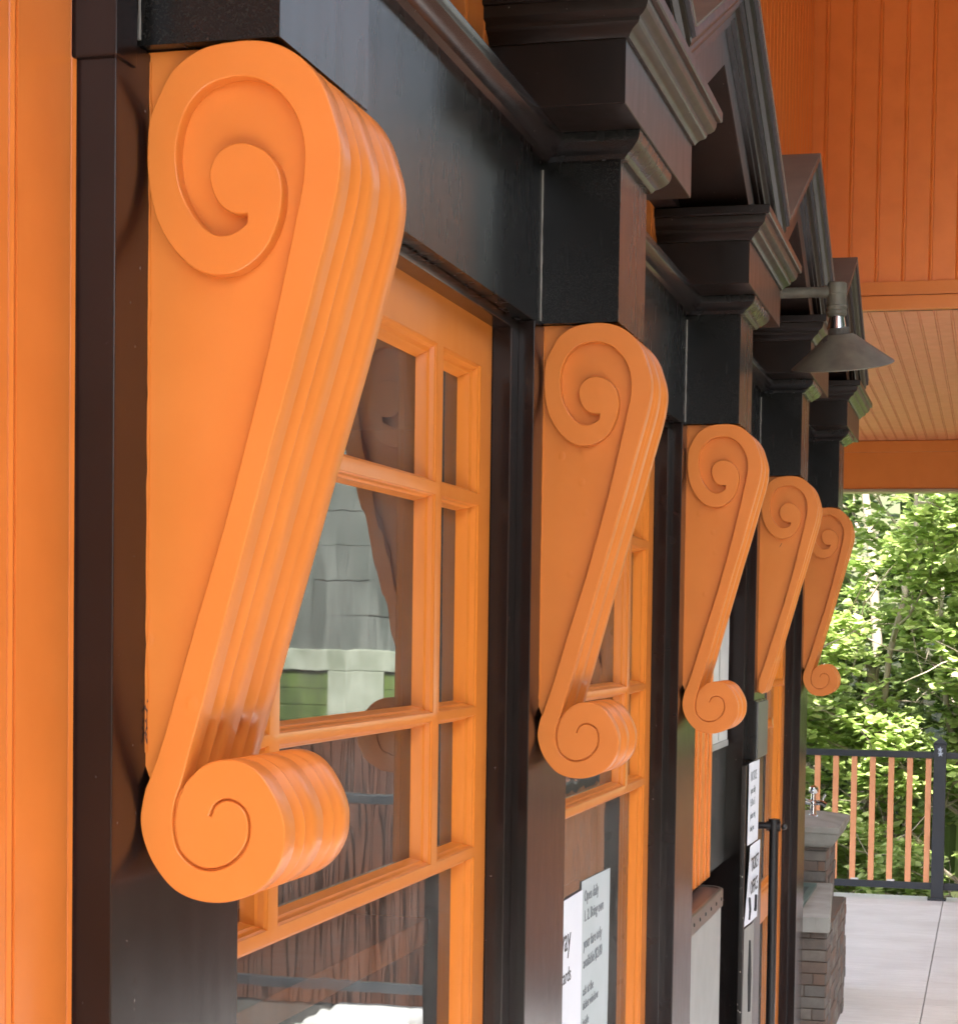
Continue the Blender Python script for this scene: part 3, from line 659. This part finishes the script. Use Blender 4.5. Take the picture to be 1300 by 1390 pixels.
def courses(x0, x1, y0, y1, z0, z1, hh=.042, seed=1):
    rnd = random.Random(seed); m = MB(); z = z0
    while z < z1-.01:
        z2 = min(z+hh, z1)
        for (a0, a1, ax) in ((x0, x1, 'x'), (y0, y1, 'y')):
            a = a0
            while a < a1-.005:
                w = min(rnd.uniform(.07, .16), a1-a); o = rnd.uniform(0, .007)
                if a1-a-w < .03: w = a1-a
                if ax == 'x': m.box(a+.001, a+w-.001, y0-o, y0+.04, z+.0015, z2-.0015, .0025)
                else: m.box(x1-.04, x1+o, a+.001, a+w-.001, z+.0015, z2-.0015, .0025)
                a += w
        z = z2
    m.box(x0, x1-.006, y0+.006, y1, z0, z1, 0)
    return m
def var_stone():
    m, t, p = nt('thin_brown_ledgestone')
    gi = t.nodes.new('ShaderNodeNewGeometry')
    r = ramp(t, gi.outputs['Random Per Island'], [(0, (.20, .115, .075)), (.35, (.14, .11, .09)), (.6, (.24, .215, .18)), (.85, (.12, .11, .10)), (1, (.22, .15, .11))])
    n = tex(t, 'ShaderNodeTexNoise', 35, Detail=5.0); t.links.new(mixc(t, .35, r.outputs[0], n.outputs[1]), p.inputs['Base Color'])
    hs = t.nodes.new('ShaderNodeMix'); p.inputs['Roughness'].default_value = .85
    t.links.new(mixc(t, ramp(t, n.outputs[0], [(.3, (0, 0, 0)), (.8, (.6, .6, .6))]).outputs[0], r.outputs[0], (.10, .09, .08)), p.inputs['Base Color'])
    b = t.nodes.new('ShaderNodeBump'); b.inputs['Distance'].default_value = .004; t.links.new(n.outputs[0], b.inputs['Height']); t.links.new(b.outputs[0], p.inputs['Normal'])
    return m
LEDGE = var_stone()
m = courses(-1.25, -.632, 8.02, 8.50, .0, Z(-.857)); under(fo, m.build('stone_column', LEDGE))
m = MB()
def sq(x0, x1, y0, y1, i, z): return [(x0+i, y0+i, z), (x1-i, y0+i, z), (x1-i, y1-i, z), (x0+i, y1-i, z)]
m.rings([sq(-1.31, -.573, 7.96, 8.56, i, Z(h)) for i, h in ((.045, -.856), (.030, -.848), (.016, -.828), (.008, -.800), (.002, -.795), (0, -.790), (0, -.772), (.004, -.768), (.10, -.748), (.14, -.742))], True, True, True)
under(fo, m.build('capstone', STONE))
m = courses(-1.25, -.548, 7.06, 8.02, .0, Z(-1.052), seed=5); under(fo, m.build('ledge_wall', LEDGE))
m = MB(); m.rings([[(-1.3, 7.02, z), (-.532-i, 7.02+i, z), (-.600-i, 8.019, z), (-1.3, 8.019, z)] for i, z in ((.006, Z(-1.055)), (0, Z(-1.049)), (0, Z(-1.006)), (.006, Z(-1.0)))], True, True, True)
under(fo, m.build('ledge_slab', STONE))
m = MB()
sx, sy = -.700, 8.20
m.lathe([(.001, -.752), (.024, -.752), (.020, -.744), (.013, -.738), (.013, -.700), (.018, -.696), (.018, -.688), (.011, -.683), (.011, -.655), (.017, -.650), (.021, -.640), (.019, -.628), (.008, -.620), (.001, -.620)], (sx, sy, EYE), 20)
m.tube([(sx, sy, Z(-.692)), (sx+.040, sy-.01, Z(-.690)), (sx+.052, sy-.012, Z(-.700))], [.010, .011, .012], 12)
m.tube([(sx-.002, sy, Z(-.692)), (sx-.035, sy-.01, Z(-.686))], [.010, .014], 12)
m.tube([(sx+.036, sy-.01, Z(-.688)), (sx+.050, sy-.012, Z(-.655))], [.003, .004], 8)
m.tube([(sx, sy-.018, Z(-.640)), (sx+.01, sy-.045, Z(-.642))], [.006, .009], 10)
under(fo, m.build('spout', CHROME))
pq = tag(empty('plaque', (-.68, 7.45, Z(-.99))), 'green metal plaque lying flat on the stone ledge of the drinking fountain', 'plaque')
m = MB(); m.rings([[(-.78, 7.22, z), (-.648, 7.22, z), (-.655, 7.92, z), (-.80, 7.92, z)] for z in (Z(-.9995), Z(-.990))], True, True, True); under(pq, m.build('plate', plain('verdigris_plate', (.16, .25, .22), .4, metal=.4, bump=.4, scale=60, col2=(.10, .17, .15))))
m = MB(); m.box(-.755, -.675, 7.42, 7.78, Z(-.9898), Z(-.988), 0); m.box(-.778, -.650, 7.2205, 7.250, Z(-.9898), Z(-.9885), 0); under(pq, m.build('relief', plain('dark_green_relief', (.05, .075, .07), .45)))
# ------------------------------------------------------------------ deck, ground
DECK = None
def deckmat():
    m, t, p = nt('weathered_grey_deck')
    gi = t.nodes.new('ShaderNodeNewGeometry')
    n = tex(t, 'ShaderNodeTexNoise', 60, (.08, 1, 1), Detail=6.0, Roughness=.65)
    n2 = tex(t, 'ShaderNodeTexNoise', 3, (1, 1, 1), Detail=4.0)
    a = ramp(t, n.outputs[0], [(.3, (.66, .66, .67)), (.7, (.84, .84, .85))])
    b = mixc(t, ramp(t, gi.outputs['Random Per Island'], [(0, (0, 0, 0)), (1, (.4, .4, .4))]).outputs[0], a.outputs[0], (.62, .61, .61))
    c = mixc(t, ramp(t, n2.outputs[0], [(.45, (0, 0, 0)), (.7, (.45, .45, .45))]).outputs[0], b, (.54, .53, .53))
    t.links.new(c, p.inputs['Base Color']); p.inputs['Roughness'].default_value = .55
    bu = t.nodes.new('ShaderNodeBump'); bu.inputs['Distance'].default_value = .001; t.links.new(n.outputs[0], bu.inputs['Height']); t.links.new(bu.outputs[0], p.inputs['Normal'])
    return m
DECK = deckmat(); m = MB(); y = -2.6
while y < 11.60:
    for a, b in ((-3.0, -.2395), (-.2355, 1.15 if y < 7.45 else .45)): m.box(a, b, y+.0025, min(y+.138, 11.62), -.035, 0, .0015)
    y += .14
m.box(-3.0, .45, -2.6, 11.62, -.30, -.036, 0); m.box(.4505, 1.15, -2.6, 7.5, -.30, -.036, 0); tag(m.build('deck_floor', DECK), kind='structure')
m = MB(); m.box(1.154, 3.4, -2.6, 7.5, -.30, -.012, .004)  # unseen dark ground strip added to cut bounced sunlight
tag(m.build('bounce_blocker', plain('dark_blocker_asphalt', (.055, .053, .05), .9, bump=.6, scale=120, col2=(.04, .039, .037), nscale=4)), kind='structure')
DIRT = plain('leaf_litter_ground', (.07, .06, .035), .95, bump=1, scale=8, col2=(.05, .065, .025), nscale=2)
m = MB(); n = 60; 
def gh(x, y):
    r = max(0, y-13.5); return -2.2+min(9, .42*r)+.25*math.sin(x*.7+y*.3)*min(1, r/3)+ min(10, max(0, x-4)*1.6)*(1 if y < 20 else 0)  # side rise beyond the deck added to block low sky light
gx = [-600, -300, -120, -60, -35]+[-24+2*i for i in range(25)]+[35, 60, 120, 300, 600]; gy = [-600, -200, -60, -20, -11, -6, -3, 0, 4, 8, 11, 13]+[14+1.5*i for i in range(20)]+[60, 120, 300, 600]
for x in gx:
    for yy in gy: m.v.append((x, yy, gh(x, yy) if yy < 200 else 6))
for i in range(len(gx)-1):
    for j in range(len(gy)-1): a = i*len(gy)+j; m.f.append((a, a+len(gy), a+len(gy)+1, a+1))
tag(m.build('ground', DIRT, ang=60, fix=False), kind='structure')
# ------------------------------------------------------------------ railing
YR = 11.48
def railing(loc, x0, x1, posts, label, rotz=0, balusters=True):
    r = tag(empty('deck_railing', (0, 0, 0)), label, 'railing', 'railings round the deck')
    T = Matrix.Translation(loc) @ Matrix.Rotation(rotz, 4, 'Z')
    def fin(m, name, mat, par=r, **k):
        m.v = [tuple(T @ Vector(q)) for q in m.v]; return m.build(name, mat, par, **k)
    m = MB(); m.box(x0, x1, -.022, .022, Z(-.6925), Z(-.654), .008); fin(m, 'top_rail', RAILMAT)
    m = MB(); m.box(x0, x1, -.016, .016, Z(-1.442), Z(-1.402), .005); fin(m, 'bottom_rail', RAILMAT)
    for px in posts:
        m = MB(); m.box(px-.035, px+.035, -.035, .035, 0, Z(-.612), .004); po = fin(m, 'post', RAILMAT)
        m = MB(); m.rings([[(px+a*s_, b*s_, Z(h)) for a, b in ((-1, -1), (1, -1), (1, 1), (-1, 1))] for s_, h in ((.038, -.6125), (.039, -.610), (.037, -.603), (.002, -.5735))], True, True, True); fin(m, 'post_cap', RAILMAT, po)
        m = MB(); m.box(px-.052, px+.052, -.052, .052, .0005, .012, .003); fin(m, 'foot', RAILMAT, po)
    a = -.4387-.1040*60
    while balusters and a < x1-.03:
        if a > x0+.03 and all(abs(a-q) > .055 for q in posts):
            m = MB(); m.box(a-.0165, a+.0165, -.0125, .0125, Z(-1.402), Z(-.6925), .003); fin(m, 'baluster', BALMAT)
        a += .1040
    return r
r1 = railing((0, YR, 0), -2.6, .42, [-2.25, -.273, .40], 'charcoal and orange railing across the far end of the deck, in front of the trees')
# white sticker marks on the railing post
st_ = MB(); 
for (dx, dz, rr_) in ((0, -.640, .017), (.002, -.664, .018)):
    P = []
    for i in range(10):
        a = i/10*2*math.pi+math.pi/2; q = rr_ if i % 2 == 0 else rr_*.45; P.append((-.273+dx+q*math.cos(a), Z(dz)+q*math.sin(a)))
    st_.extrude(P, 'y', YR-.0365, YR-.0352)
o = st_.build('sticker', plain('pale_blue_sticker', (.62, .72, .85), .3), [c for c in r1.children if c.name.startswith('post')][1])
BRK = plain('white_plastic_bracket', (.75, .75, .73), .5)
for xx in (-.735, -.532):
    m = MB(); m.box(xx-.024, xx+.020, YR-.02, YR+.01, Z(-1.4015), Z(-1.392), .003); m.build('bracket', BRK, r1)
railing((3.15, 0, 0), -1.0, 7.45, [-.95, 1.45, 3.45, 5.45, 7.42], 'long charcoal and orange railing along the open side of the deck facing the storefront', rotz=math.pi/2)
railing((0, 7.42, 0), .42, 3.12, [.45, 1.75], 'open charcoal two bar railing across the wider part of the deck, before the shingled house', balusters=False)
railing((.40, 0, 0), 7.45, 11.45, [9.4], 'charcoal and orange railing along the narrow end of the deck', rotz=math.pi/2)
# ------------------------------------------------------------------ trees
def leafmat(name, c1, c2, c3):
    m, t, p = nt(name)
    gi = t.nodes.new('ShaderNodeNewGeometry')
    r = ramp(t, gi.outputs['Random Per Island'], [(0, c1), (.5, c2), (1, c3)])
    t.links.new(r.outputs[0], p.inputs['Base Color']); p.inputs['Roughness'].default_value = .45
    tl = t.nodes.new('ShaderNodeBsdfTranslucent'); mx = t.nodes.new('ShaderNodeMixShader'); mx.inputs[0].default_value = .35
    t.links.new(r.outputs[0], tl.inputs[0]); t.links.new(p.outputs[0], mx.inputs[1]); t.links.new(tl.outputs[0], mx.inputs[2])
    t.links.new(mx.outputs[0], t.nodes['Material Output'].inputs['Surface']); return m
LEAF = leafmat('fresh_spring_leaf', (.24, .36, .09), (.42, .54, .17), (.62, .70, .32))
LEAF2 = leafmat('deep_green_leaf', (.05, .09, .025), (.15, .22, .06), (.36, .46, .16))
BARK = plain('pale_grey_bark', (.42, .36, .29), .9, bump=1, scale=60, col2=(.28, .235, .18), stretch=(1, 1, .3))
def leaf(m, p, size, rnd):
    a = rnd.uniform(0, 6.283); tilt = rnd.uniform(-.9, .9); 
    d = Vector((math.cos(a), math.sin(a), tilt*.7)).normalized(); s_ = d.cross(Vector((rnd.uniform(-.5, .5), rnd.uniform(-.5, .5), 1))).normalized(); u = d.cross(s_)
    L = size; w = size*.42
    b = len(m.v)
    m.v += [tuple(p), tuple(p+d*L*.35+s_*w+u*.15*w), tuple(p+d*L*.75+s_*w*.6+u*.1*w), tuple(p+d*L), tuple(p+d*L*.75-s_*w*.6+u*.1*w), tuple(p+d*L*.35-s_*w+u*.15*w)]
    m.f += [(b, b+1, b+2, b+3), (b, b+3, b+4, b+5)]
def tree(name, base, height, spread, seed, label, nclump, mat, group='trees and bushes beyond the railing', lsize=(.05, .085), bare=160, trunk_r=.05, low=.15, cat='tree', lean=(0, 0)):
    rnd = random.Random(seed); r = tag(empty(name, base), label, cat, group)
    tm = MB(); cm = MB(); B = Vector((0, 0, 0))
    pts = [Vector((0, 0, -.3))]; 
    for i in range(1, 9):
        t = i/8; pts.append(Vector((lean[0]*t+rnd.uniform(-.05, .05)*height*.3, lean[1]*t+rnd.uniform(-.05, .05)*height*.3, height*.92*t)))
    tm.tube(pts, [trunk_r*(1-.85*i/8) for i in range(9)], 9)
    tips = []
    def limb(p, d, L, rad, depth):
        q = p.copy(); P = [q.copy()]; n = 5
        for i in range(n):
            d = (d+Vector((rnd.uniform(-.35, .35), rnd.uniform(-.35, .35), rnd.uniform(-.22, .3)))).normalized(); q = q+d*L/n; P.append(q.copy())
            if depth > 0 and i > 0 and rnd.random() < .85:
                limb(q, (d+Vector((rnd.uniform(-1, 1), rnd.uniform(-1, 1), rnd.uniform(-.5, .8)))).normalized(), L*rnd.uniform(.4, .7), rad*.5, depth-1)
        tm.tube(P, [rad*(1-.8*i/n) for i in range(n+1)], 5, False); tips.extend(P[2:])
    nl = 15
    for i in range(nl):
        t = low+(.97-low)*i/nl; k = t*8; a = pts[min(int(k), 7)].lerp(pts[min(int(k)+1, 8)], k-int(k))
        an = rnd.uniform(0, 6.283); limb(a, Vector((math.cos(an), math.sin(an), rnd.uniform(.05, .7))).normalized(), spread*rnd.uniform(.6, 1.1)*(1.1-.5*t), trunk_r*.38*(1.1-.6*t), 2)
    for i in range(nclump):
        c = rnd.choice(tips)+Vector((rnd.gauss(0, .05), rnd.gauss(0, .05), rnd.gauss(0, .04)))
        for j in range(rnd.randint(2, 5)):
            q = c+Vector((rnd.gauss(0, .07), rnd.gauss(0, .07), rnd.gauss(0, .035)))
            sz = rnd.uniform(*lsize)
            for l in range(rnd.randint(3, 5)): leaf(cm, q, sz, rnd)
    for i in range(bare):
        p = rnd.choice(tips).copy(); d = Vector((rnd.uniform(-1, 1), rnd.uniform(-1, .3), rnd.uniform(-.5, .6))).normalized(); P = [p.copy()]
        for k in range(6): d = (d+Vector((rnd.uniform(-.3, .3), rnd.uniform(-.3, .3), rnd.uniform(-.3, .3)))).normalized(); p = p+d*rnd.uniform(.05, .14); P.append(p.copy())
        r0_ = rnd.uniform(.003, .007); tm.tube(P, [r0_*(1-.12*k) for k in range(7)], 4, False)
    tm.build('trunk', BARK, r, fix=False, ang=60); cm.build('crown', mat, r, smooth=False, fix=False)
    return r
tree('broadleaf_tree', (-.72, 13.5, -2.2), 6.2, 1.5, 3, 'slender pale trunked tree with bright leaves just beyond the end railing', 2300, LEAF, trunk_r=.045, lean=(.15, .1))
tree('broadleaf_tree', (.15, 13.4, -2.2), 4.6, 1.35, 11, 'leaning grey trunked tree right of the tall railing post', 1900, LEAF, trunk_r=.06, lean=(-.5, .2))
tree('broadleaf_tree', (-2.0, 14.2, -2.1), 6.5, 1.7, 5, 'bright leafed tree at the left, behind the fountain pillar', 1900, LEAF, trunk_r=.06)
tree('broadleaf_tree', (-.9, 15.2, -1.6), 6.5, 1.7, 21, 'deep green tree standing behind the slender pale trunk', 2300, LEAF2, trunk_r=.07)
tree('broadleaf_tree', (.9, 14.8, -1.8), 6.0, 1.7, 31, 'green tree behind the leaning trunk, nearest the opposite house', 1300, LEAF2, trunk_r=.07)
tree('bush', (-.45, 12.5, -2.2), 2.1, .9, 41, 'low twiggy bush with bare stems right behind the railing balusters', 900, LEAF, trunk_r=.03, low=.2, cat='bush')
tree('bush', (-1.3, 12.6, -2.2), 2.2, 1.0, 47, 'low leafy bush behind the railing beside the fountain pillar', 900, LEAF, trunk_r=.03, low=.2, cat='bush')
# hillside woodland behind, one mass
m = MB(); rnd = random.Random(99)
for i in range(26000):
    x = rnd.uniform(-7, 4); yy = rnd.uniform(16.2, 19.5); z = gh(x, yy)+rnd.uniform(0, 1)**.8*6.5
    leaf(m, Vector((x, yy, z)), rnd.uniform(.09, .17), rnd)
for i in range(40):
    x = rnd.uniform(-7, 4); yy = rnd.uniform(16, 19); m.tube([(x, yy, gh(x, yy)-.2), (x+rnd.uniform(-.4, .4), yy, gh(x, yy)+6)], [.09, .03], 6)
tag(m.build('woodland', LEAF2, None, smooth=False, fix=False), kind='stuff', label='dense dark woodland on the slope behind the trees', cat='woodland')
m = MB(); rnd = random.Random(44)  # unseen shrub bank added to block side light from the sky
for i in range(12000):
    x = rnd.uniform(4.3, 12); yy = rnd.uniform(-10, 12.5)
    if yy > 12 and x < 8: continue
    leaf(m, Vector((x, yy, gh(x, yy)+rnd.uniform(0, 1)**1.3*2.6)), rnd.uniform(.22, .42), rnd)
LEAF3 = leafmat('dark_blocker_leaf', (.015, .035, .010), (.025, .05, .015), (.04, .075, .022))  # kept dark so the added bank throws little light back
tag(m.build('light_blocker_bank', LEAF3, None, smooth=False, fix=False), kind='stuff', label='unseen bank of shrubs added beyond the deck to block side light', cat='shrubs')
# ------------------------------------------------------------------ house opposite (seen in the window glass)
hs = tag(empty('shingled_house', (4, 14, -2)), 'grey shingled house with green lower boards and white trim beyond the deck', 'house'); hs.location = (0, 0, 0)
SHIN = plain('grey_wood_shingle', (.20, .215, .20), .85, bump=.9, scale=25, col2=(.07, .085, .075), nscale=9, stretch=(1, 1, .22))
GRN = plain('moss_green_boards', (.14, .20, .05), .8, bump=.8, scale=20, col2=(.05, .08, .025), nscale=9, stretch=(1, 1, .5))
WHT = plain('weathered_white_house_trim', (.50, .53, .45), .7, bump=.6, scale=20, col2=(.24, .27, .20), nscale=7, stretch=(1, 1, .5))
HY = 13.2
m = MB(); z = Z(-.15); i = 0
rnd = random.Random(5)
while z < Z(2.6):
    x = 1.25+rnd.uniform(0, .1)
    while x < 7: w = rnd.uniform(.14, .28); m.box(x, x+w-.002, HY-.03+rnd.uniform(-.004, .003), HY+.02, z, z+.240+rnd.uniform(-.006, .004), 0); x += w
    z += .245
m.build('shingles', SHIN, hs, smooth=False)
m = MB(); m.box(1.15, 7.1, HY-.05, HY+.02, Z(-.30), Z(-.15), .01); m.box(2.78, 3.14, HY-.055, HY+.02, Z(-.68), Z(-.302), .01); m.build('trim', WHT, hs)
m = MB(); z = Z(-.66)
while z < Z(-.32): m.box(1.2, 7, HY-.03, HY+.02, z, z+.114, .004); z += .118
m.build('lower_boards', GRN, hs)
m = MB(); m.box(1.2, 7, HY+.02, HY+5, -2.3, Z(2.6), 0); m.build('wall', DARKROOM, hs, smooth=False)
m = MB(); x = 1.0
while x < 6.5: m.box(x, x+.038, HY-.09, HY-.06, -2.3, Z(-.68)+.01*math.sin(x*9), 0); x += .056
m.build('skirting_battens', plain('red_brown_batten_stain', (.13, .045, .025), .7, col2=(.08, .03, .018)), hs, smooth=False)
m = MB(); m.rings([[(x, HY-.4, Z(2.55)), (x, HY+2.6, Z(4.2)), (x, HY+5.4, Z(2.55)), (x, HY+2.6, Z(4.0))] for x in (.9, 7.3)], True, True, True); m.build('roof', SHIN, hs, smooth=False)
